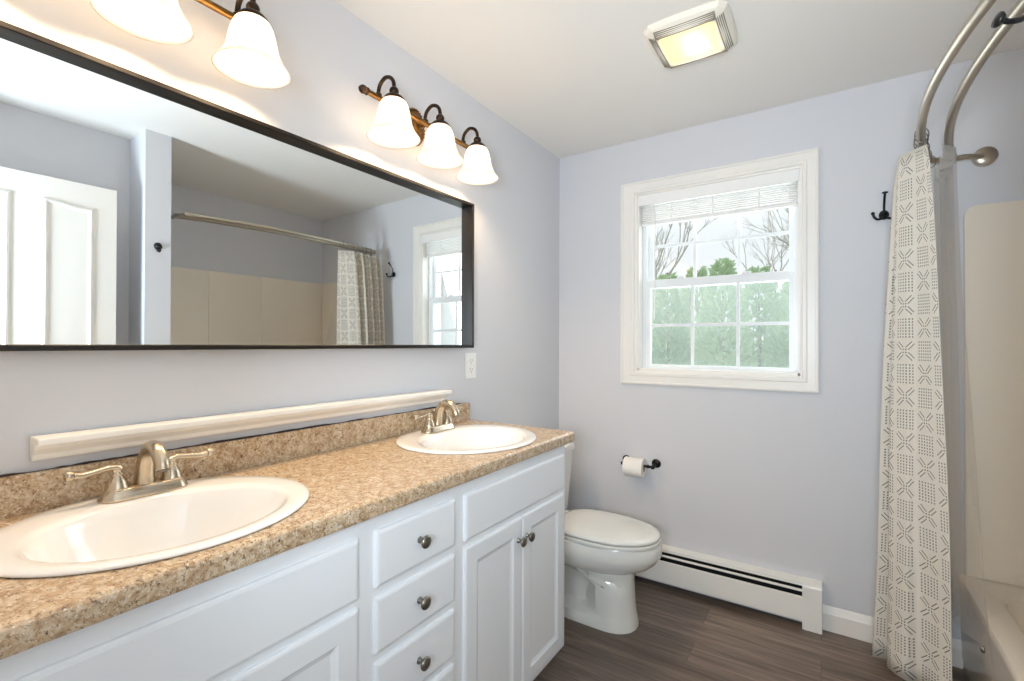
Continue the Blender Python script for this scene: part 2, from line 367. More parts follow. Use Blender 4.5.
def sash(name, y, x0, x1, z0, z1, gx0, gx1, gz0, gz1, mx, mz):
    b = B(); t = .028
    box(b, x0, gx0, y, y + t, z0, z1, .003); box(b, gx1, x1, y, y + t, z0, z1, .003); box(b, gx0 - .002, gx1 + .002, y + .001, y + t, z0, gz0, .003); box(b, gx0 - .002, gx1 + .002, y - (.004 if 'lower' in name else 0), y + t, gz1, z1, .003)
    s_ = obj(name, b, M['vinyl'], win)
    g = B()
    for x in mx: box(g, x - .0085, x + .0085, y + .012, y + .020, gz0, gz1, .002)
    for z in mz: box(g, gx0, gx1, y + .0125, y + .0195, z - .0085, z + .0085, .002)
    obj('grille', g, M['vinyl'], s_)
    obj('pane', box(B(), gx0 - .003, gx1 + .003, y + .022, y + .025, gz0 - .003, gz1 + .003), M['pane'], s_)
    return s_
lo = sash('lower_sash', YW, .500, 1.232, WZ0 + .014, 1.628, .537, 1.204, 1.160, 1.584, (.757, .979), (1.376,))
up_ = sash('upper_sash', YW + .034, .500, 1.232, 1.585, WZ1 - .012, .542, 1.203, 1.627, 2.045, (.762, .980), (1.822,))
for x in (.700, 1.02): obj('sash_lock', box(B(), x - .02, x + .02, YW - .010, YW + .006, 1.627, 1.639, .003), M['vinyl'], win)
obj('insect_screen', box(B(), .505, 1.228, YW + .068, YW + .069, WZ0 + .02, 1.61), M['screen'], win)
bl = thing('window_blind', 'white slatted blind pulled all the way up under its valance', 'blind', (.86, D + .045, 2.09))
obj('valance', box(B(), .487, 1.250, D - .006, D + .005, 2.030, 2.0865, .002), M['blind'], bl)
obj('headrail', box(B(), .496, 1.238, D + .015, D + .062, 2.045, 2.0795), M['blind'], bl)
b = B(); rnd = random.Random(2)
for k in range(9):
    z = 1.9455 + k * .0105; t = rnd.uniform(-.0022, .0022); q = rnd.uniform(-.002, .002)
    box(b, .497 + t, 1.237 + t, D + .036 + q, D + .062 + q, z, z + .0058)
obj('slat_stack', b, M['blind'], bl)
obj('bottom_rail', box(B(), .497, 1.237, D + .035, D + .063, 1.928, 1.943, .003), M['blind'], bl)
for x in (.66, .87, 1.08):
    b = B(); tube(b, [(x, D + .020, 2.04), (x + .002, D + .0195, 1.99), (x - .002, D + .020, 1.925)], .0035, 8); box(b, x - .012, x + .012, D + .017, D + .0235, 1.985, 1.997, .002)
    obj('ladder_cord', b, M['blind'], bl)
b = B(); tube(b, [(.577, D + .013, 2.03), (.576, D + .013, 1.7), (.574, D + .014, 1.405)], .0042, 8)
obj('tilt_wand', b, M['plastic'], bl)

# ------------------------------------------------------------------ ceiling fan
fan = thing('exhaust_fan', 'beige ceiling exhaust fan with a lit curved lens', 'exhaust fan', (.943, 1.79, H))
fx0, fx1, fy0, fy1 = .806, 1.080, 1.655, 1.930
def frect(i, z, bow=0, n=10, out=.007):
    pts = []
    cx_, cy_, hx_, hy_ = (fx0 + fx1) / 2, (fy0 + fy1) / 2, (fx1 - fx0) / 2 - i, (fy1 - fy0) / 2 - i
    p = 14 if i < .02 else 30
    for k in range(4 * n):
        a = 2 * PI * (k + .5) / (4 * n); c, s_ = math.cos(a), math.sin(a); q = (abs(c) ** p + abs(s_) ** p) ** (1 / p)
        u_, v_ = c / q, s_ / q
        bx = out * (1 - v_ * v_) * (1 if abs(u_) > .97 else 0); by = out * (1 - u_ * u_) * (1 if abs(v_) > .97 else 0)
        pts.append((cx_ + u_ * (hx_ + bx), cy_ + v_ * (hy_ + by), z - bow * (1 - min(abs(u_), abs(v_)) ** 2)))
    return pts
b = B(); loft(b, [frect(0, H - .001), frect(0, H - .010), frect(.006, H - .018), frect(.030, H - .034, .004, 10, 0), frect(.040, H - .036, .004, 10, 0), frect(.043, H - .030, 0, 10, 0), frect(.043, H - .004, 0, 10, 0)], True, True)
obj('housing', b, mat('fan_plastic', 'EFE9DC', .45), fan)
b = B(); lx0, lx1, ly0, ly1 = fx0 + .042, fx1 - .042, fy0 + .046, fy1 - .046
rings = []
for j in range(9):
    t = j / 8; y = ly0 + (ly1 - ly0) * t; z = H - .034 - .012 * math.sin(PI * t)
    w_ = .009 * math.sin(PI * t); rings.append([(lx0 + w_, y, z), (lx1 - w_, y, z), (lx1 - w_, y, z + .0015), (lx0 + w_, y, z + .0015)])
loft(b, rings); obj('light_lens', b, M['lens'], fan, True)
b = B()
for k in range(5):
    i = .012 + k * .0055; z = H - .0215 - k * .0030
    for (ya, yb) in ((fy0 + i, fy0 + i + .0022), (fy1 - i - .0022, fy1 - i)): box(b, fx0 + .035, fx1 - .035, ya, yb, z - .0065, z)
    for (xa, xb) in ((fx0 + i, fx0 + i + .0022), (fx1 - i - .0022, fx1 - i)): box(b, xa, xb, fy0 + .035, fy1 - .035, z - .0065, z)
obj('intake_slots', b, M['slot'], fan)  # raised grey strips put the slots' shade into colour
b = B(); sphere(b, (.965, 1.80, H - .020), .011, 1.7, 1, 1); obj('bulb', b, M['fanbulb'], fan, True)

# ------------------------------------------------------------------ vanity
van = thing('vanity_cabinet', 'long white vanity cabinet with raised drawer fronts, panelled doors and pewter knobs', 'cabinet', (.25, .86, 0))
VY0, VY1 = .052, 1.655
b = B(); box(b, .004, .488, VY0, VY1, .10, .886); box(b, .004, .43, VY0, VY1, 0, .10)
obj('carcass', b, M['cabinet'], van)
obj('face_frame', box(B(), .486, .503, VY0, VY1 + .001, .10, .8862, .0015), M['cabinet'], van)
def knob(x, y, z, parent):
    b = B(); lathe(b, [(.0085, 0), (.0085, .002), (.0055, .005), (.0050, .012), (.0075, .016), (.0145, .0185), (.0162, .021), (.0155, .0245), (.0110, .0275), (.0055, .0290), (0, .0294)], (x, y, z), (1, 0, 0), 24)
    obj('knob', b, M['pewter'], parent, True)
xf = .5135
for z0, z1 in ((.721, .848), (.572, .698), (.424, .550), (.118, .402)):
    d = obj('drawer_front', panel_x(B(), .502, xf, .7205, .991, z0, z1, .008), M['cabinet'], van)
    knob(xf, .855, (z0 + z1) / 2, d)
for y0, y1 in ((.076, .672), (1.036, 1.633)):
    obj('false_drawer_front', panel_x(B(), .502, xf, y0, y1, .716, .847, .008), M['cabinet'], van)
for y0, y1, ky in ((.076, .371, .345), (.376, .672, .402), (1.036, 1.3315, 1.306), (1.3365, 1.633, 1.357)):
    d = obj('door', panel_x(B(), .502, xf, y0, y1, .117, .698, .007, .050, .007, .015), M['cabinet'], van)
    knob(xf, ky, .628, d)

# countertop with two sink cut-outs
ct = thing('countertop', 'brown granite-look laminate countertop over the white vanity', 'countertop', (.26, .86, .889))
ZC = .926
SINKS = [((.258, .411), (.237, .269), (.292, .407), (.171, .206), (.087, .430)), ((.267, 1.350), (.242, .268), (.299, 1.346), (.168, .206), (.100, 1.374))]
poly = [(.004, .8865), (.5215, .8865), (.5248, .8885), (.5262, .893), (.5264, .905), (.5258, .913), (.5235, .920), (.519, .9245), (.513, ZC), (.004, ZC)]
b = B(); prism(b, poly, 'y', YF, 1.695)
bmesh.ops.bevel(b, geom=[e for e in b.edges if all(v.co.y > 1.69 for v in e.verts) and min(v.co.z for v in e.verts) > .92 and max(v.co.x for v in e.verts) < .5256], offset=.003, segments=2, affect='EDGES')
slab = obj('slab', b, M['granite'], ct)
for (c, r, *_r) in SINKS:
    cb = B(); lathe(cb, [(1, .85), (1, .97)], (c[0] + .004, c[1], 0), (0, 0, 1), 64, 1, 1)
    for v in cb.verts: v.co.x = c[0] + .01 + (v.co.x - c[0] - .004) * (r[0] - .03); v.co.y = c[1] + (v.co.y - c[1]) * (r[1] - .025)
    cut = obj('cutter', cb, M['granite'], ct)
    md = slab.modifiers.new('hole', 'BOOLEAN'); md.operation = 'DIFFERENCE'; md.object = cut; md.solver = 'EXACT'
    bpy.context.view_layer.update()
    new = bpy.data.meshes.new_from_object(slab.evaluated_get(bpy.context.evaluated_depsgraph_get()))
    slab.modifiers.clear(); slab.data = new; bpy.data.objects.remove(cut, do_unlink=True)
# the carcass is open under the sinks too
for (c, r, *_r) in SINKS:
    cb = B(); lathe(cb, [(1, .70), (1, .97)], (0, 0, 0), (0, 0, 1), 48)
    for v in cb.verts: v.co.x = c[0] + .008 + v.co.x * (r[0] - .028); v.co.y = c[1] + v.co.y * (r[1] - .024)
    car = [o for o in van.children if o.name.startswith('carcass')][0]
    cut = obj('cutter', cb, M['cabinet'], van)
    md = car.modifiers.new('hole', 'BOOLEAN'); md.operation = 'DIFFERENCE'; md.object = cut; md.solver = 'EXACT'
    bpy.context.view_layer.update()
    new = bpy.data.meshes.new_from_object(car.evaluated_get(bpy.context.evaluated_depsgraph_get()))
    car.modifiers.clear(); car.data = new; bpy.data.objects.remove(cut, do_unlink=True)
obj('backsplash', box(B(), .002, .020, YF, 1.668, ZC - .0005, 1.006, .002), M['granite'], ct)
b = B(); rnd = random.Random(5); R = []; y = .06; h = .001
while y < 1.62:
    h = max(.0004, min(.0035, h + rnd.uniform(-.0014, .0014))); w = .006 + 1.6 * h + rnd.uniform(0, .002)
    R.append([(.001, y, 1.0055), (w, y, 1.0055), (w, y, 1.006 + h), (.001, y, 1.006 + h)]); y += rnd.uniform(.006, .02)
loft(b, R)
obj('glue_line', b, M['caulk'], ct, label='dark ragged line of old adhesive along the backsplash top')
led = thing('wall_ledge', 'narrow white moulded ledge on the wall above the backsplash', 'ledge', (0, .87, 1.03))
obj('ledge_board', box(B(), .002, .064, .261, 1.496, 1.0645, 1.079, .003), M['trim'], led)
lp = [(.002, 1.030), (.018, 1.030), (.021, 1.034), (.022, 1.042), (.028, 1.048), (.034, 1.054), (.037, 1.0645), (.002, 1.0645)]
b = B(); prism(b, lp, 'y', .262, 1.492); obj('cove_moulding', b, M['trim'], led)

# ------------------------------------------------------------------ sinks and faucets
def ell(c, r, z, n=64): return [(c[0] + r[0] * math.cos(2 * PI * i / n), c[1] + r[1] * math.sin(2 * PI * i / n), z) for i in range(n)]
def sink(c, r, bc, br, label):
    t = thing('sink', label, 'sink', (c[0], c[1], ZC), 'oval vanity sinks')
    mixr = lambda k: ((c[0] + (bc[0] - c[0]) * k, c[1] + (bc[1] - c[1]) * k), (r[0] + (br[0] - r[0]) * k, r[1] + (br[1] - r[1]) * k))
    R = []
    def add(cc, rr, z): R.append(ell(cc, rr, z))
    add(c, (r[0] - .004, r[1] - .004), ZC + .0004); add(c, r, ZC + .003); add(c, (r[0] - .0015, r[1] - .0015), ZC + .006); add(c, (r[0] - .007, r[1] - .007), ZC + .0085)
    k = mixr(.35); add(*k, ZC + .0092); k = mixr(.78); add(*k, ZC + .0088); k = mixr(.96); add(*k, ZC + .0066); k = mixr(1.03); add(*k, ZC - .001)
    for s_, z in ((.95, -.02), (.90, -.05), (.82, -.085), (.70, -.112), (.50, -.130), (.25, -.138), (.10, -.140)): add((bc[0] - .01 * (1 - s_), bc[1]), (br[0] * s_, br[1] * s_), ZC + z)
    # outside of the bowl
    add((bc[0] - .01, bc[1]), (.03, .03), ZC - .150)
    for s_, z in ((.55, -.142), (.80, -.11), (.93, -.06), (1.03, -.012)): add((bc[0], bc[1]), (br[0] * s_, br[1] * s_), ZC + z)
    add(c, (r[0] - .05, r[1] - .05), ZC + .0002)
    b = B(); loft(b, R + [R[0]], False, False); bmesh.ops.remove_doubles(b, verts=b.verts[:], dist=1e-6)
    obj('basin', b, M['porcelain'], t, True)
    b = B(); lathe(b, [(.0, .0035), (.012, .0035), (.016, .002), (.023, .004), (.026, .002), (.026, -.004), (0, -.004)], (bc[0] - .009, bc[1], ZC - .1385), (0, 0, 1), 24)
    obj('drain', b, M['nickel'], t, True)
sink(*SINKS[0][:4], 'oval white drop-in sink nearest the camera, in the wider left part of the counter')
sink(*SINKS[1][:4], 'oval white drop-in sink at the toilet end of the counter')
def faucet(px, py, label):
    t = thing('faucet', label, 'faucet', (px, py, ZC + .009), 'brushed nickel two-handle faucets')
    z = ZC + .0085
    def stad(hx, hy, zz, n=12):
        pts = []
        for s_, a0 in ((1, 0), (-1, PI)):
            for k in range(n + 1):
                a = a0 + PI * k / n
                pts.append((px + hx * math.cos(a), py + s_ * (hy - hx) + hx * math.sin(a), zz))
        return pts
    b = B(); loft(b, [stad(.029, .083, z), stad(.029, .083, z + .005), stad(.0265, .0805, z + .008), stad(.0255, .0795, z + .012), stad(.0235, .077, z + .016), stad(.021, .0735, z + .021), stad(.0195, .072, z + .023)])
    obj('base_plate', b, M['nickel'], t, True)
    path = catmull([(px - .004, py, z + .018), (px - .003, py, z + .045), (px + .005, py, z + .080), (px + .030, py, z + .106), (px + .062, py, z + .104), (px + .083, py, z + .083), (px + .089, py, z + .066)], 7)
    n = len(path); rad = [.0205 - .0055 * min(1, i / (n * .4)) - .0022 * max(0, (i / n - .5)) for i in range(n)]
    b = B(); tube(b, path, rad, 20); sp = obj('spout', b, M['nickel'], t, True)
    b = B(); lathe(b, [(.0118, 0), (.0118, .004), (.009, .005), (.009, .001)], path[-1], (path[-1] - path[-2]), 20); obj('aerator', b, M['pewter'], sp, True)
    b = B(); tube(b, [(px - .022, py, z + .018), (px - .0225, py, z + .070)], .0022, 8); sphere(b, (px - .0225, py, z + .074), .0055); obj('lift_rod', b, M['nickel'], t, True)
    for s_ in (-1, 1):
        hy = py + s_ * .0508
        b = B(); lathe(b, [(.0215, 0.0000), (.0212, 0.0056), (.0190, 0.0104), (.0180, 0.0160), (.0145, 0.0240), (.0110, 0.0296), (.0100, 0.0320), (.0115, 0.0336), (.0115, 0.0360), (.0095, 0.0376), (.0090, 0.0408), (.0105, 0.0440), (.0100, 0.0480), (.0045, 0.0504), (0, 0.0508)], (px, hy, z + .020), (0, 0, 1), 24)
        h = obj('handle', b, M['nickel'], t, True)
        q = catmull([(px, hy - s_ * .008, z + .064), (px, hy + s_ * .010, z + .070), (px + .003, hy + s_ * .035, z + .0675), (px + .005, hy + s_ * .058, z + .0650), (px + .006, hy + s_ * .072, z + .0675)], 5)
        nn = len(q); b = B(); tube(b, q, [.0098 - .0012 * math.sin(PI * i / nn) for i in range(nn)], 14, True, .75); lathe(b, [(.0085, 0), (.0105, .002), (.0105, .011), (.007, .014), (0, .015)], q[-1], (0, s_, .05), 16)
        obj('lever', b, M['nickel'], h, True)
faucet(*SINKS[0][4], 'brushed nickel faucet behind the sink nearest the camera')
faucet(*SINKS[1][4], 'brushed nickel faucet behind the sink at the toilet end')

# ------------------------------------------------------------------ mirror
mir = thing('wall_mirror', 'long wall mirror in a deep black frame above the vanity', 'mirror', (0, .86, 1.2525))
my0, my1, mz0, mz1 = .070, 1.648, 1.2525, 1.8885; fwid = .013; xm = .026
# the glass sits a hair askew in its frame
mt, myw = -.0037, -.0120
nrm = Vector((math.cos(mt) * math.cos(myw), math.cos(mt) * math.sin(myw), -math.sin(mt)))
C0 = Vector((.0200, 1.2, 1.6))
def onp(y, z, off=0): return (C0.x + off - ((y - C0.y) * nrm.y + (z - C0.z) * nrm.z) / nrm.x, y, z)
b = B()
def fr(i, x): return [onp(y, z, x + .0065 * (y - my0) / (my1 - my0)) if x > -.01 else (.001, y, z) for y, z in ((my0 + i, mz0 + i), (my1 - i, mz0 + i), (my1 - i, mz1 - i), (my0 + i, mz1 - i))]
loft(b, [fr(0, -1), fr(0, xm - .002), fr(.002, xm), fr(fwid - .002, xm), fr(fwid, xm - .002), fr(fwid, -1), fr(0, -1)], False, False); bmesh.ops.remove_doubles(b, verts=b.verts[:], dist=1e-6)
obj('frame', b, M['frame'], mir)
b = B(); q = [(my0 + .010, mz0 + .010), (my1 - .010, mz0 + .010), (my1 - .010, mz1 - .010), (my0 + .010, mz1 - .010)]
loft(b, [[onp(y, z, -.003) for y, z in q], [onp(y, z) for y, z in q]]); obj('glass', b, M['mirror'], mir)

# ------------------------------------------------------------------ outlet
ol = thing('wall_outlet', 'white double outlet under the right end of the mirror', 'outlet', (0, 1.694, 1.17))
obj('cover_plate', box(B(), .0005, .006, 1.657, 1.731, 1.114, 1.229, .002), M['plastic'], ol)
for z in (1.192, 1.151):
    b = B(); lathe(b, [(.0165, .006), (.0165, .0075), (0, .0075)], (0, 1.694, z), (1, 0, 0), 24, 1, .85); s_ = obj('socket', b, M['plastic'], ol, 'auto')
    b = B(); box(b, .007, .0079, 1.6865, 1.6885, z - .001, z + .009); box(b, .007, .0079, 1.6995, 1.7015, z - .001, z + .008); lathe(b, [(.0024, .007), (.0024, .0079)], (0, 1.694, z - .009), (1, 0, 0), 10); obj('contact_slots', b, M['slot'], s_)  # grey patches carry the shade of the contact openings
b = B(); lathe(b, [(.003, .006), (.003, .0072), (.001, .0075)], (0, 1.694, 1.1715), (1, 0, 0), 12); obj('screw', b, M['plastic'], ol)

# ------------------------------------------------------------------ vanity lights
def sconce():
    cy = 1.3330; xb, zb, xs = .060, 2.122, .138
    t = thing('vanity_light', 'bronze three-shade wall light above the sink at the toilet end', 'wall light', (0, cy, 2.12), 'bronze vanity lights')
    b = B(); lathe(b, [(.0, .001), (.068, .001), (.070, .004), (.066, .009), (.058, .010), (.054, .015), (.040, .018), (.030, .022), (.026, .030), (.014, .034), (.013, .056), (0, .056)], (0, cy, zb), (1, 0, 0), 40, .74, 1.06)
    for k in range(28):
        a = 2 * PI * k / 28; sphere(b, (.0115, cy + .0455 * math.cos(a), zb + .065 * math.sin(a)), .0042, u=8, v=6)
    obj('backplate', b, M['brass'], t, 'auto')
    b = B(); tube(b, [(xb, cy - .278, zb), (xb, cy + .278, zb)], .0095, 18)
    for y in (-.03, .03): lathe(b, [(.011, -.004), (.0125, -.002), (.0125, .002), (.011, .004)], (xb, cy + y, zb), (0, 1, 0), 18)
    obj('bar', b, M['brass'], t, 'auto')
    for s_ in (-1, 1):
        b = B(); lathe(b, [(.010, 0), (.013, .002), (.013, .005), (.009, .007), (.009, .010), (.0135, .015), (.0145, .020), (.0125, .027), (.008, .031), (.006, .034), (0, .036)], (xb, cy + s_ * .275, zb), (0, s_, 0), 20)
        obj('finial', b, M['bronze'], t, True)
    for k in (-1, 0, 1):
        y = cy + k * .229
        b = B(); tube(b, catmull([(xb, y, zb + .004), (xb + .001, y, zb + .024), (xb + .010, y, zb + .044), (xb + .033, y, zb + .058), (xb + .058, y, zb + .052), (xb + .073, y, zb + .036), (xs, y, zb + .016), (xs, y, zb + .004)], 6), .0068, 14)
        lathe(b, [(.012, 0), (.012, .006), (.008, .010)], (xb, y, zb + .006), (0, 0, 1), 16)
        sphere(b, (xs, y, 2.121), .0160, u=18, v=12); obj('arm', b, M['bronze'], t, True)
        b = B(); lathe(b, [(.012, 2.109), (.022, 2.107), (.029, 2.102), (.032, 2.097), (.033, 2.096), (.035, 2.095), (.035, 2.0915), (.0375, 2.0900), (.0375, 2.0860), (.036, 2.084), (.0, 2.090)], (xs, y, 0), (0, 0, 1), 32); obj('shade_holder', b, M['bronze'], t, True)
        out = [(.0345, 2.090), (.0410, 2.083), (.0475, 2.070), (.0525, 2.052), (.0560, 2.034), (.0590, 2.017), (.0620, 2.005), (.0650, 2.000), (.0665, 1.996), (.0720, 1.985), (.0795, 1.974), (.0855, 1.966), (.0885, 1.9625)]
        inn = [(r - .003, z + .0008) for r, z in out][::-1]
        b = B(); lathe(b, out + inn, (xs, y, 0), (0, 0, 1), 48, 1, 1, False, False); s_ = obj('shade', b, M['shade'], t, True)
        b = B(); lathe(b, [(.0, 2.088), (.013, 2.088), (.013, 2.062), (.016, 2.052), (.026, 2.032), (.0295, 2.018), (.027, 2.002), (.018, 1.991), (0, 1.987)], (xs, y, 0), (0, 0, 1), 24); obj('bulb', b, M['bulb'], t, True)
    return t
sc1 = sconce()
sc2 = dup(sc1, (0, .403, 2.12), 'bronze three-shade wall light above the sink nearest the camera')

# ------------------------------------------------------------------ toilet
tl = thing('toilet', 'white elongated toilet with closed lid between the vanity and the window wall', 'toilet', (.36, 2.09, 0))
TY = 2.09
def egg(xb_, xf_, w, z, n=48, xm_=None, pw=2.3):
    xm_ = xm_ if xm_ is not None else xb_ + (xf_ - xb_) * .48; pts = []
    for k in range(n):
        a = 2 * PI * k / n; c, s_ = math.cos(a), math.sin(a)
        ex = (xf_ - xm_) if c > 0 else (xm_ - xb_); p = (2.0 if z > .235 else 2.7) if c > 0 else pw + .9
        pts.append((xm_ + ex * math.copysign(abs(c) ** (2 / p), c), TY + w * math.copysign(abs(s_) ** (2 / (2.15 if c > 0 else p)), s_), z))
    return pts
def body(xb_, xf_, w, z, waist=0):
    r = egg(xb_, xf_, w, z, 140, None if z > .2 else xb_ + (xf_ - xb_) * .72)
    if waist:
        o = []
        for x, y, zz in r:
            k = min(1, max(0, (.445 - x) / .016)); k = k * k * (3 - 2 * k); o.append((x, TY + (y - TY) * (1 - waist * k), zz))
        return o
    return r
b = B(); loft(b, [body(.11, .646, .110, 0), body(.11, .646, .110, .012), body(.112, .643, .107, .026), body(.113, .640, .105, .044, .04), body(.115, .638, .103, .052, .50), body(.116, .636, .102, .066, .72), body(.118, .633, .101, .09, .77), body(.12, .630, .100, .14, .77), body(.12, .628, .100, .185, .74), body(.12, .629, .102, .210, .58), body(.12, .632, .107, .232, .28), body(.12, .636, .114, .246, .08),
                  body(.12, .645, .128, .255), body(.118, .668, .146, .264), body(.113, .700, .164, .282), body(.105, .726, .175, .304), body(.095, .742, .181, .326), body(.088, .7485, .1835, .336), body(.085, .751, .1845, .350), body(.085, .751, .1845, .378), body(.088, .747, .181, .387), body(.10, .736, .170, .390)])
obj('bowl', b, M['toilet'], tl, 'auto')
b = B(); loft(b, [egg(.262, .736, .175, .391), egg(.258, .744, .181, .394), egg(.258, .745, .182, .404), egg(.262, .740, .178, .4085)]); obj('seat', b, M['toilet'], tl, 'auto')
b = B(); loft(b, [egg(.262, .736, .176, .4125), egg(.258, .742, .181, .4145), egg(.258, .742, .181, .421), egg(.262, .737, .176, .4265), egg(.285, .708, .150, .4320), egg(.34, .64, .09, .4350), egg(.42, .55, .03, .4355)]); obj('lid', b, M['toilet'], tl, True)
for s_ in (-1, 1):
    b = B(); lathe(b, [(.014, -.02), (.016, -.017), (.016, .017), (.014, .02)], (.248, TY + s_ * .075, .409), (0, 1, 0), 16); obj('hinge', b, M['toilet'], tl, True)
def tk(x0, x1, w, z, r=.03, n=6):
    pts = []
    for cx_, cy_, a0 in ((x1 - r, TY + w - r, 0), (x0 + r * .4, TY + w - r, PI / 2), (x0 + r * .4, TY - w + r, PI), (x1 - r, TY - w + r, 1.5 * PI)):
        for k in range(n + 1):
            a = a0 + PI / 2 * k / n; rx = r if a0 in (0, 1.5 * PI) else r * .4
            pts.append((cx_ + rx * math.cos(a), cy_ + r * math.sin(a), z))
    return pts
b = B(); loft(b, [tk(.045, .205, .175, .388), tk(.035, .212, .192, .41), tk(.028, .214, .203, .50), tk(.024, .222, .213, .62), tk(.022, .227, .218, .708)]); obj('tank', b, M['toilet'], tl, 'auto')
b = B(); loft(b, [tk(.016, .234, .225, .709), tk(.016, .236, .227, .715), tk(.016, .236, .227, .732), tk(.020, .231, .222, .741), tk(.032, .220, .210, .745)]); obj('tank_lid', b, M['toilet'], tl, 'auto')
b = B(); lathe(b, [(.012, 0), (.014, .004), (.011, .008), (.007, .016)], (.222, TY - .15, .655), (1, 0, 0), 16); tube(b, [(.238, TY - .15, .655), (.256, TY - .11, .652), (.256, TY - .075, .648)], [.006, .005, .006], 10); obj('flush_lever', b, M['pewter'], tl, True)

# ------------------------------------------------------------------ baseboard heater
ht = thing('baseboard_heater', 'white hot-water baseboard heater under the window', 'heater', (.68, D, 0))
hx0, hx1 = .03, 1.268; yf_ = 2.496
obj('back_panel', box(B(), hx0, hx1, D - .006, D - .001, .020, .206), M['heater'], ht)
b = B(); prism(b, [(D - .002, .209), (D - .002, .205), (D - .042, .198), (D - .046, .187), (D - .048, .187), (D - .046, .201)], 'x', hx0, hx1); obj('top_hood', b, M['heater'], ht)
b = B(); prism(b, [(yf_, .034), (yf_, .139), (yf_ + .003, .142), (yf_ + .008, .142), (yf_ + .008, .139), (yf_ + .003, .137), (yf_ + .003, .037), (yf_ + .016, .034), (yf_ + .016, .031)], 'x', hx0, hx1); obj('front_cover', b, M['heater'], ht)
b = B(); prism(b, [(yf_ + .008, .1615), (yf_ + .007, .1645), (yf_ + .016, .170), (yf_ + .017, .168)], 'x', hx0, hx1); obj('damper', b, M['heater'], ht)
b = B(); 
x = hx0 + .01
while x < hx1 - .01: box(b, x, x + .0012, yf_ + .014, D - .012, .050, .125); x += .0085
tube(b, [(hx0, yf_ + .034, .088), (hx1, yf_ + .034, .088)], .011, 10)
obj('heating_element', b, M['fins'], ht)
obj('gap_shade_sheet', box(B(), hx0, hx1, D - .0075, D - .0065, .022, .200), M['dark'], ht, label='near-black sheet painting the shade behind the heater cover')  # sheet over the back panel, shade of the gap put into its colour
for x0, x1 in ((-.0 + .002, .034), (1.262, 1.337)):
    b = B(); prism(b, [(D - .001, 0), (D - .001, .2115), (D - .047, .2035), (yf_ + .001, .199), (yf_ - .003, .190), (yf_ - .003, .040), (yf_ - .003, .0)], 'x', x0, x1); obj('end_cap', b, M['heater'], ht)

# ------------------------------------------------------------------ toilet paper holder and roll
hp = thing('toilet_paper_holder', 'black wall-mounted paper holder holding a roll', 'toilet paper holder', (.51, D, .632))
for x in (.428, .592):
    b = B(); lathe(b, [(0, .0005), (.0235, .0005), (.0245, .003), (.022, .007), (.0135, .009), (.009, .014), (.0075, .030), (.0085, .052), (.0105, .058), (.0105, .070), (.007, .074), (0, .075)], (x, D, .632), (0, -1, -.12), 24); obj('post', b, M['black'], hp, True)
b = B(); tube(b, [(.428, D - .064, .6245), (.592, D - .064, .6245)], .0065, 14)
lathe(b, [(.0085, 0), (.0095, .003), (.0085, .010)], (.56, D - .064, .6245), (1, 0, 0), 14); obj('roller', b, M['black'], hp, True)
b = B(); tc_ = (0, D - .0635, .6115); lathe(b, [(.0200, .442), (.0485, .442), (.0500, .4435), (.0500, .5435), (.0485, .545), (.0200, .545)], tc_, (1, 0, 0), 48, 1, 1, False, False)
rl = thing('toilet_paper_roll', 'white toilet paper roll hanging on the black holder', 'toilet paper', (.494, D - .0635, .6115))
obj('paper', b, M['paper'], rl, 'auto')
b = B(); lathe(b, [(.0200, .442), (.0200, .545), (.0190, .5452), (.0190, .4418), (.0200, .442)], tc_, (1, 0, 0), 40, 1, 1, False, False); obj('core', b, M['card'], rl, True)
b = B(); zt = .6115
loft(b, [[(.4425, D - .0635 - .0502 * math.cos(a), zt + .0502 * math.sin(a)), (.5445, D - .0635 - .0502 * math.cos(a), zt + .0502 * math.sin(a)), (.5445, D - .0635 - .0507 * math.cos(a), zt + .0507 * math.sin(a)), (.4425, D - .0635 - .0507 * math.cos(a), zt + .0507 * math.sin(a))] for a in [1.3 - k * .13 for k in range(14)]])
obj('loose_sheet', b, M['paper'], rl)

# ------------------------------------------------------------------ hooks
hk = thing('coat_hook', 'black three-prong coat hook on the back wall beside the curtain', 'hook', (1.5573, D, 1.83))
hx = 1.5573
b = B(); lathe(b, [(0, .0005), (.0165, .0005), (.0180, .003), (.0165, .007), (.011, .010), (.010, .017), (0, .019)], (hx, D, 1.826), (0, -1, 0), 24, 1, 1.15); obj('back_plate', b, M['black'], hk, True)
b = B(); tube(b, catmull([(hx, D - .012, 1.832), (hx, D - .014, 1.860), (hx, D - .026, 1.885), (hx, D - .050, 1.906)], 6), .0045, 10); lathe(b, [(.004, -.002), (.0105, 0), (.0115, .003), (.008, .006), (0, .007)], (hx, D - .051, 1.907), (0, -.4, .9), 16); obj('upper_prong', b, M['black'], hk, True)
for s_ in (-1, 1):
    b = B(); tube(b, catmull([(hx, D - .012, 1.822), (hx + s_ * .010, D - .024, 1.808), (hx + s_ * .024, D - .034, 1.804), (hx + s_ * .035, D - .038, 1.814), (hx + s_ * .039, D - .040, 1.826)], 6), .0048, 10); sphere(b, (hx + s_ * .0395, D - .040, 1.829), .0072, u=12, v=8); obj('lower_prong', b, M['black'], hk, True)
rh = thing('robe_hook', 'black single robe hook on the narrow partition wall end', 'hook', (XP, 1.012, 1.793))
b = B(); lathe(b, [(0, .0005), (.0185, .0005), (.0195, .003), (.0175, .007), (.009, .010), (.008, .016), (0, .017)], (XP, 1.012, 1.793), (-1, 0, 0), 24); obj('back_plate', b, M['black'], rh, True)
b = B(); tube(b, catmull([(XP - .012, 1.012, 1.790), (XP - .026, 1.010, 1.772), (XP - .044, 1.004, 1.758), (XP - .060, .998, 1.7565), (XP - .068, .994, 1.760)], 6), .0042, 10)
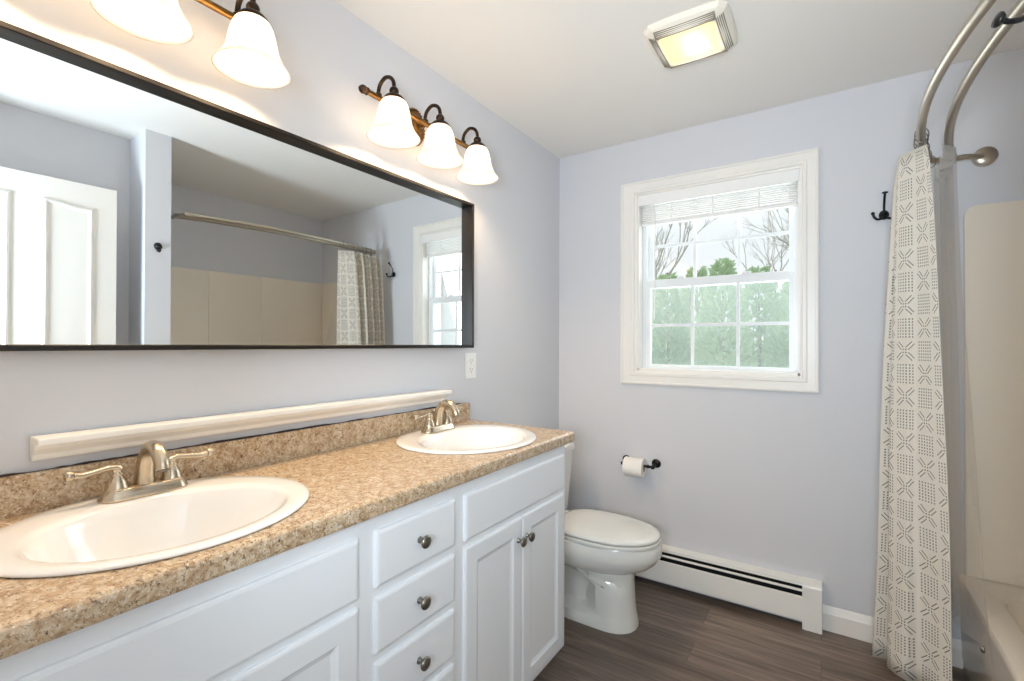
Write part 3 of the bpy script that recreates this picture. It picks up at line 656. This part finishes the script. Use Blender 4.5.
lathe(b, [(.004, 0), (.0085, .002), (.0110, .006), (.0105, .009), (0, .011)], (XP - .066, .995, 1.759), (-.9, -.3, .25), 16); obj('prong', b, M['black'], rh, True)

# ------------------------------------------------------------------ bath alcove
tub = thing('bathtub', 'off-white bathtub at the right edge behind the clear liner', 'bathtub', (2.14, 1.81, 0))
tx0, tx1, ty0, ty1, tz = 1.785, XA - .001, 1.074, D - .001, .372
def rr(x0, x1, y0, y1, r, z, n=8):
    pts = []
    for cx_, cy_, a0 in ((x1 - r, y1 - r, 0), (x0 + r, y1 - r, PI / 2), (x0 + r, y0 + r, PI), (x1 - r, y0 + r, 1.5 * PI)):
        for k in range(n + 1):
            a = a0 + PI / 2 * k / n; pts.append((cx_ + r * math.cos(a), cy_ + r * math.sin(a), z))
    return pts
b = B(); loft(b, [rr(tx0 + .02, tx1, ty0, ty1, .003, 0), rr(tx0 + .012, tx1, ty0, ty1, .003, .05), rr(tx0 + .006, tx1, ty0, ty1, .003, .30), rr(tx0, tx1, ty0, ty1, .004, tz - .03), rr(tx0, tx1, ty0, ty1, .004, tz - .012), rr(tx0 + .004, tx1 - .001, ty0 + .001, ty1 - .001, .006, tz - .003), rr(tx0 + .014, tx1 - .004, ty0 + .004, ty1 - .004, .01, tz),
                  rr(tx0 + .075, tx1 - .05, ty0 + .07, ty1 - .09, .12, tz), rr(tx0 + .090, tx1 - .062, ty0 + .085, ty1 - .105, .12, tz - .012), rr(tx0 + .105, tx1 - .08, ty0 + .12, ty1 - .14, .12, tz - .12), rr(tx0 + .13, tx1 - .10, ty0 + .20, ty1 - .20, .11, .09), rr(tx0 + .20, tx1 - .16, ty0 + .30, ty1 - .28, .08, .065)])
obj('tub_shell', b, M['tub'], tub, 'auto')
b = B(); lathe(b, [(0, .004), (.012, .004), (.020, .002), (.024, -.003)], (2.13, ty1 - .36, .066), (0, 0, 1), 20); obj('drain', b, M['nickel'], tub, True)
sur = thing('tub_surround', 'beige fibreglass panels lining the walls of the tub alcove', 'tub surround', (2.4, 1.81, tz))
zs = 1.818
def spanel(x0, x1, y0, y1, ax):
    b = B(); r = .035
    if ax == 'y':       # thin in y, left top corner rounded
        pts = [(x1, tz), (x1, zs)] + [(x0 + r - r * math.sin(a), zs - r + r * math.cos(a)) for a in [PI / 2 * k / 8 for k in range(9)]] + [(x0, tz)]
        prism(b, pts, 'y', y0, y1)
    else: box(b, x0, x1, y0, y1, tz, zs)
    bmesh.ops.bevel(b, geom=b.edges[:], offset=.006, segments=3, affect='EDGES', clamp_overlap=True); return b
obj('end_panel', spanel(1.806, XA - .026, D - .024, D - .001, 'y'), M['surround'], sur, 'auto')
obj('end_panel', spanel(1.806, XA - .026, 1.073, 1.096, 'y'), M['surround'], sur, 'auto')
for y0, y1 in ((1.073, 1.6075), (1.6085, 1.9975), (1.9985, D - .001)): obj('back_panel', box(B(), XA - .024, XA - .001, y0, y1, tz, zs, .002, 2), M['surround'], sur, 'auto')
b = B(); lathe(b, [(0, 0), (.055, 0), (.055, .004), (.03, .010), (0, .012)], (2.15, 1.0965, 1.15), (0, 1, 0), 24); obj('valve_plate', b, M['rod_nickel'], sur, True)

# ------------------------------------------------------------------ curtain rod, curtain, liner
ZR = 2.005
rod = thing('curtain_rod', 'double curved brushed nickel shower curtain rod spanning the tub alcove', 'curtain rod', (1.70, 1.81, ZR))
def rodpts(xe, xm_, ya, yb):
    pts = []
    for k in range(41):
        t = k / 40; y = ya + (yb - ya) * t; pts.append((xe - (xe - xm_) * math.sin(PI * t) ** .85, y, ZR))
    return pts
YA, YB = 1.135, 2.492
OUT = rodpts(1.692, 1.604, YA + .02, YB - .02); INN = rodpts(1.765, 1.679, YA, YB)
b = B(); tube(b, OUT, .0127, 16); obj('outer_rod', b, M['rod_nickel'], rod, True)
b = B(); tube(b, INN, .0127, 16); obj('inner_rod', b, M['rod_nickel'], rod, True)
for (yr, s_, ye) in ((D, -1, YB), (1.072, 1, YA)):
    b = B(); tube(b, [(1.862, yr + s_ * .022, ZR), (1.80, ye + .004 * s_, ZR - .004), (1.765, ye, ZR - .004), (1.692, ye + s_ * .02, ZR - .002)], .0105, 14)
    tube(b, [INN[-1] if s_ < 0 else INN[0], INN[-4] if s_ < 0 else INN[3]], .0150, 16); tube(b, [OUT[-1] if s_ < 0 else OUT[0], OUT[-4] if s_ < 0 else OUT[3]], .0150, 16)
    obj('bracket', b, M['rod_nickel'], rod, 'auto')
    b = B(); lathe(b, [(0, .0005), (.034, .0005), (.036, .003), (.036, .024), (.034, .029), (.027, .033), (.014, .035), (0, .0355)], (1.866, yr, ZR), (0, s_, 0), 32); obj('rosette', b, M['rod_nickel'], rod, 'auto')

def hang(name, top, bot, z1, z0, material, parent, rows=26, sub=7, belly=1.0, hem=None):
    tp = catmull(top, sub); bt = catmull(bot, sub); n = len(tp)
    L = [0]
    for i in range(1, n): L.append(L[-1] + (Vector(bt[i]) - Vector(bt[i - 1])).length)
    bm = B(); uvl = bm.loops.layers.uv.new('UVMap'); V = []
    for k in range(rows + 1):
        t = k / rows; e = t ** belly; row = []
        for i in range(n):
            p = tp[i].lerp(bt[i], e); w = .004 * math.sin(9 * t + i * .35) * t
            row.append(bm.verts.new((p.x + w, p.y + w * .4, z1 + (z0 - z1) * t)))
        V.append(row)
    for k in range(rows):
        for i in range(n - 1):
            fc = bm.faces.new((V[k][i], V[k + 1][i], V[k + 1][i + 1], V[k][i + 1]))
            if hem and k < hem: fc.material_index = 1
            for lp_, (kk, ii) in zip(fc.loops, ((k, i), (k + 1, i), (k + 1, i + 1), (k, i + 1))): lp_[uvl].uv = (L[ii], (1 - kk / rows) * (z1 - z0))
    return obj(name, bm, material, parent, True)
def v2(l): return [(x, y, 0) for x, y in l]
cur = thing('shower_curtain', 'white cotton shower curtain printed with black stars and dot grids, gathered at the window end', 'shower curtain', (1.62, 2.28, .06))
CT = v2([(1.678, 2.485), (1.603, 2.455), (1.678, 2.430), (1.588, 2.400), (1.668, 2.370), (1.580, 2.335), (1.658, 2.305), (1.576, 2.265), (1.648, 2.235), (1.573, 2.195), (1.588, 2.165), (1.610, 2.135), (1.636, 2.105)])
CB = v2([(1.680, 2.515), (1.530, 2.490), (1.670, 2.460), (1.515, 2.435), (1.665, 2.410), (1.508, 2.375), (1.650, 2.355), (1.504, 2.320), (1.575, 2.325), (1.540, 2.285), (1.590, 2.222), (1.632, 2.222), (1.706, 2.132)])
fab = hang('curtain_fabric', CT, CB, 1.952, .062, M['fabric'], cur, 30, 8, .62)
sol = fab.modifiers.new('thickness', 'SOLIDIFY'); sol.thickness = .0012
def rod_x(y, P): 
    return min(P, key=lambda p: abs(p[1] - y))[0]
for k in range(8):
    y = 2.13 + k * .047; x = rod_x(y, OUT)
    b = B(); tube(b, [(x + .019 * math.cos(a), y + .003 * math.sin(a), ZR - .010 + .026 * math.sin(a)) for a in [2 * PI * q / 24 for q in range(25)]], .0016, 8)
    obj('curtain_ring', b, M['pewter'], cur, True)
b = B(); lathe(b, [(.004, -.001), (.0085, -.001), (.0085, .0012), (.004, .0012)], (1.638, 2.118, 1.934), (-.5, -.8, 0), 18, 1, 1, False, False); obj('grommet', b, M['pewter'], cur, True)
lin = thing('curtain_liner', 'clear vinyl shower liner hanging beside the printed curtain', 'shower liner', (1.73, 2.25, .3))
LT = v2([(1.745, 2.480), (1.700, 2.420), (1.745, 2.360), (1.695, 2.290), (1.730, 2.225), (1.684, 2.160)])
LB = v2([(1.760, 2.500), (1.715, 2.420), (1.770, 2.310), (1.712, 2.200), (1.770, 2.040), (1.735, 1.800)])
ln = hang('liner_sheet', LT, LB, 1.960, .325, [M['liner'], M['liner_hem']], lin, 30, 6, 1.3, 1)
b = B(); sphere(b, (1.728, 1.895, .395), .0095, .7, 1, 1, 14, 10); obj('magnet', b, M['pewter'], lin, True)

# ------------------------------------------------------------------ the open door (in the mirror)
dr = thing('door_1', 'open white panel door with arched panels, seen in the mirror', 'door', (1.665, .2, 0), kind='structure')
dx0, dx1, dy0, dy1 = 1.652, 1.687, .198, .842
def dpanel(y0, y1, z0, z1, arch, s=1):
    """a recessed moulded panel: frame ridge ring, facing -x"""
    pts = lambda i: [(y0 + i, z0 + i), (y1 - i, z0 + i)] + [(y1 - i - (y1 - y0 - 2 * i) * t, z1 - i - arch(t)) for t in [k / 10 for k in range(11)]]
    return pts
b = B(); box(b, dx0, dx1, dy0, dy1, .012, 2.045, .002)
leaf = obj('door_leaf', b, M['door'], dr)
ar_r = lambda t: .035 * (1 - math.cos(PI * min(1, max(0, (1 - t) * 1.25 - .05)))) * .5 * -1 + .035
for (y0, y1, flip) in ((.287, .470, 1), (.570, .753, 0)):
    for (z0, z1, a) in ((.98, 1.945, 1), (.20, .86, 0)):
        arch = (lambda t: .0) if not a else ((lambda t: 0.014 * (.5 - .5 * math.cos(PI * min(1, max(0, ((1 - t) - .15) / .6)))) ) if not flip else (lambda t: 0.014 * (.5 - .5 * math.cos(PI * min(1, max(0, (t - .15) / .6))))))
        P_ = dpanel(y0, y1, z0, z1, arch); b = B()
        R = []
        for i, x in ((0, dx0 + .0005), (.004, dx0 - .006), (.012, dx0 - .008), (.018, dx0 - .003), (.026, dx0 + .0005)): R.append([(x, y, z) for y, z in P_(i)])
        loft(b, R, False, False); obj('panel_moulding', b, M['door'], dr)
b = B(); lathe(b, [(.030, 0), (.031, .004), (.012, .010), (.011, .035), (.024, .042), (.029, .055), (.022, .066), (0, .070)], (dx0, .785, .95), (-1, 0, 0), 24); obj('door_knob', b, M['black'], dr, True)
for z in (.25, 1.05, 1.83):
    b = B(); tube(b, [(dx0 + .004, dy0 - .006, z - .045), (dx0 + .004, dy0 - .006, z + .045)], .006, 10); obj('hinge', b, M['pewter'], dr, True)

# ------------------------------------------------------------------ outdoors
ground = obj('ground', box(B(), -14, 16, D + 1.5, 26, -1.3, -1.2), M['lawn']); tag(ground, 'pale green lawn outside the window', 'lawn', kind='structure')
def conifer(x, y, h, r, seed, label):
    rnd = random.Random(seed); t = thing('evergreen_tree', label, 'tree', (x, y, -1.2), 'evergreens outside the window')
    b = B(); tube(b, [(x, y, -1.2), (x + .03, y, h * .5 - 1.2), (x, y, h - 1.3)], [.05, .035, .01], 8); obj('trunk', b, M['bark'], t, True)
    b = B()
    for k in range(4600):
        q = rnd.random() ** .75; z = h * (1 - q) * .97 + .1; a = rnd.uniform(0, 2 * PI); rad = r * min(1, .30 + 2.2 * q) * rnd.uniform(.55, .92) * (1 + .12 * math.sin(5 * a + z * 4))
        p = Vector((x + rad * math.cos(a), y + rad * math.sin(a), z - 1.2)); d = Vector((math.cos(a), math.sin(a), rnd.uniform(.2, 1.4))).normalized(); s_ = d.cross(Vector((rnd.uniform(-1, 1), rnd.uniform(-1, 1), rnd.uniform(-1, 1)))).normalized()
        l = rnd.uniform(.08, .15); w = rnd.uniform(.025, .05); n_ = d.cross(s_)
        vs = [bm_v for bm_v in (b.verts.new(p - d * l * .5), b.verts.new(p + s_ * w + n_ * w * .4), b.verts.new(p + d * l * .6), b.verts.new(p - s_ * w + n_ * w * .4))]
        b.faces.new(vs)
    obj('foliage', b, M['leaf'], t)
spots = [(-3.1 + k * 1.02, 8.5 + .25 * ((k * 7) % 3 - 1), 3.55 + .3 * ((k * 5) % 4) / 3, .47) for k in range(7)] + [(-3.16 + k * 1.15, 10.2 + .2 * ((k * 5) % 3 - 1), 3.85 + .35 * ((k * 3) % 4) / 3, .53) for k in range(8)]
for i, sp_ in enumerate(spots):
    n_ = i if i < 7 else i - 7; tot = 7 if i < 7 else 8
    nm = ('evergreen in the near row outside, ' if i < 7 else 'evergreen in the far row outside, ') + ('first', 'second', 'third', 'fourth', 'fifth', 'sixth', 'seventh', 'eighth')[n_] + ' from the toilet side'
    conifer(*sp_, 20 + i, nm)
def bare(x, y, h, seed, label):
    rnd = random.Random(seed); t = thing('bare_tree', label, 'tree', (x, y, -1.2), 'bare trees outside the window'); b = B(); tw = B()
    def grow(p, d, l, r, lev):
        q = p + d * l; m_ = (p + q) / 2 + Vector((rnd.uniform(-1, 1), rnd.uniform(-1, 1), 0)) * l * .06
        tube(b if lev < 2 else tw, [p, m_, q], [r, r * .85, r * .65], 6 if lev < 2 else 4)
        if lev > 4: return
        for _ in range(3 if lev else 4):
            nd = (d + Vector((rnd.uniform(-1, 1), rnd.uniform(-1, 1), rnd.uniform(-.2, .7))) * .65).normalized(); grow(p + d * l * rnd.uniform(.6, 1), nd, l * rnd.uniform(.55, .78), r * .55, lev + 1)
    grow(Vector((x, y, -1.2)), Vector((0, 0, 1)), h * .38, .10, 0)
    obj('trunk', b, M['bark'], t, True); obj('twigs', tw, M['twig'], t)
bare(-3.2, 14.5, 8.5, 3, 'bare pale tree outside, seen through the left of the upper panes'); bare(-.3, 24.5, 9.5, 11, 'bare pale tree outside, seen through the middle of the upper panes'); bare(2.2, 14.0, 8.0, 8, 'bare pale tree outside, seen through the right of the upper panes')
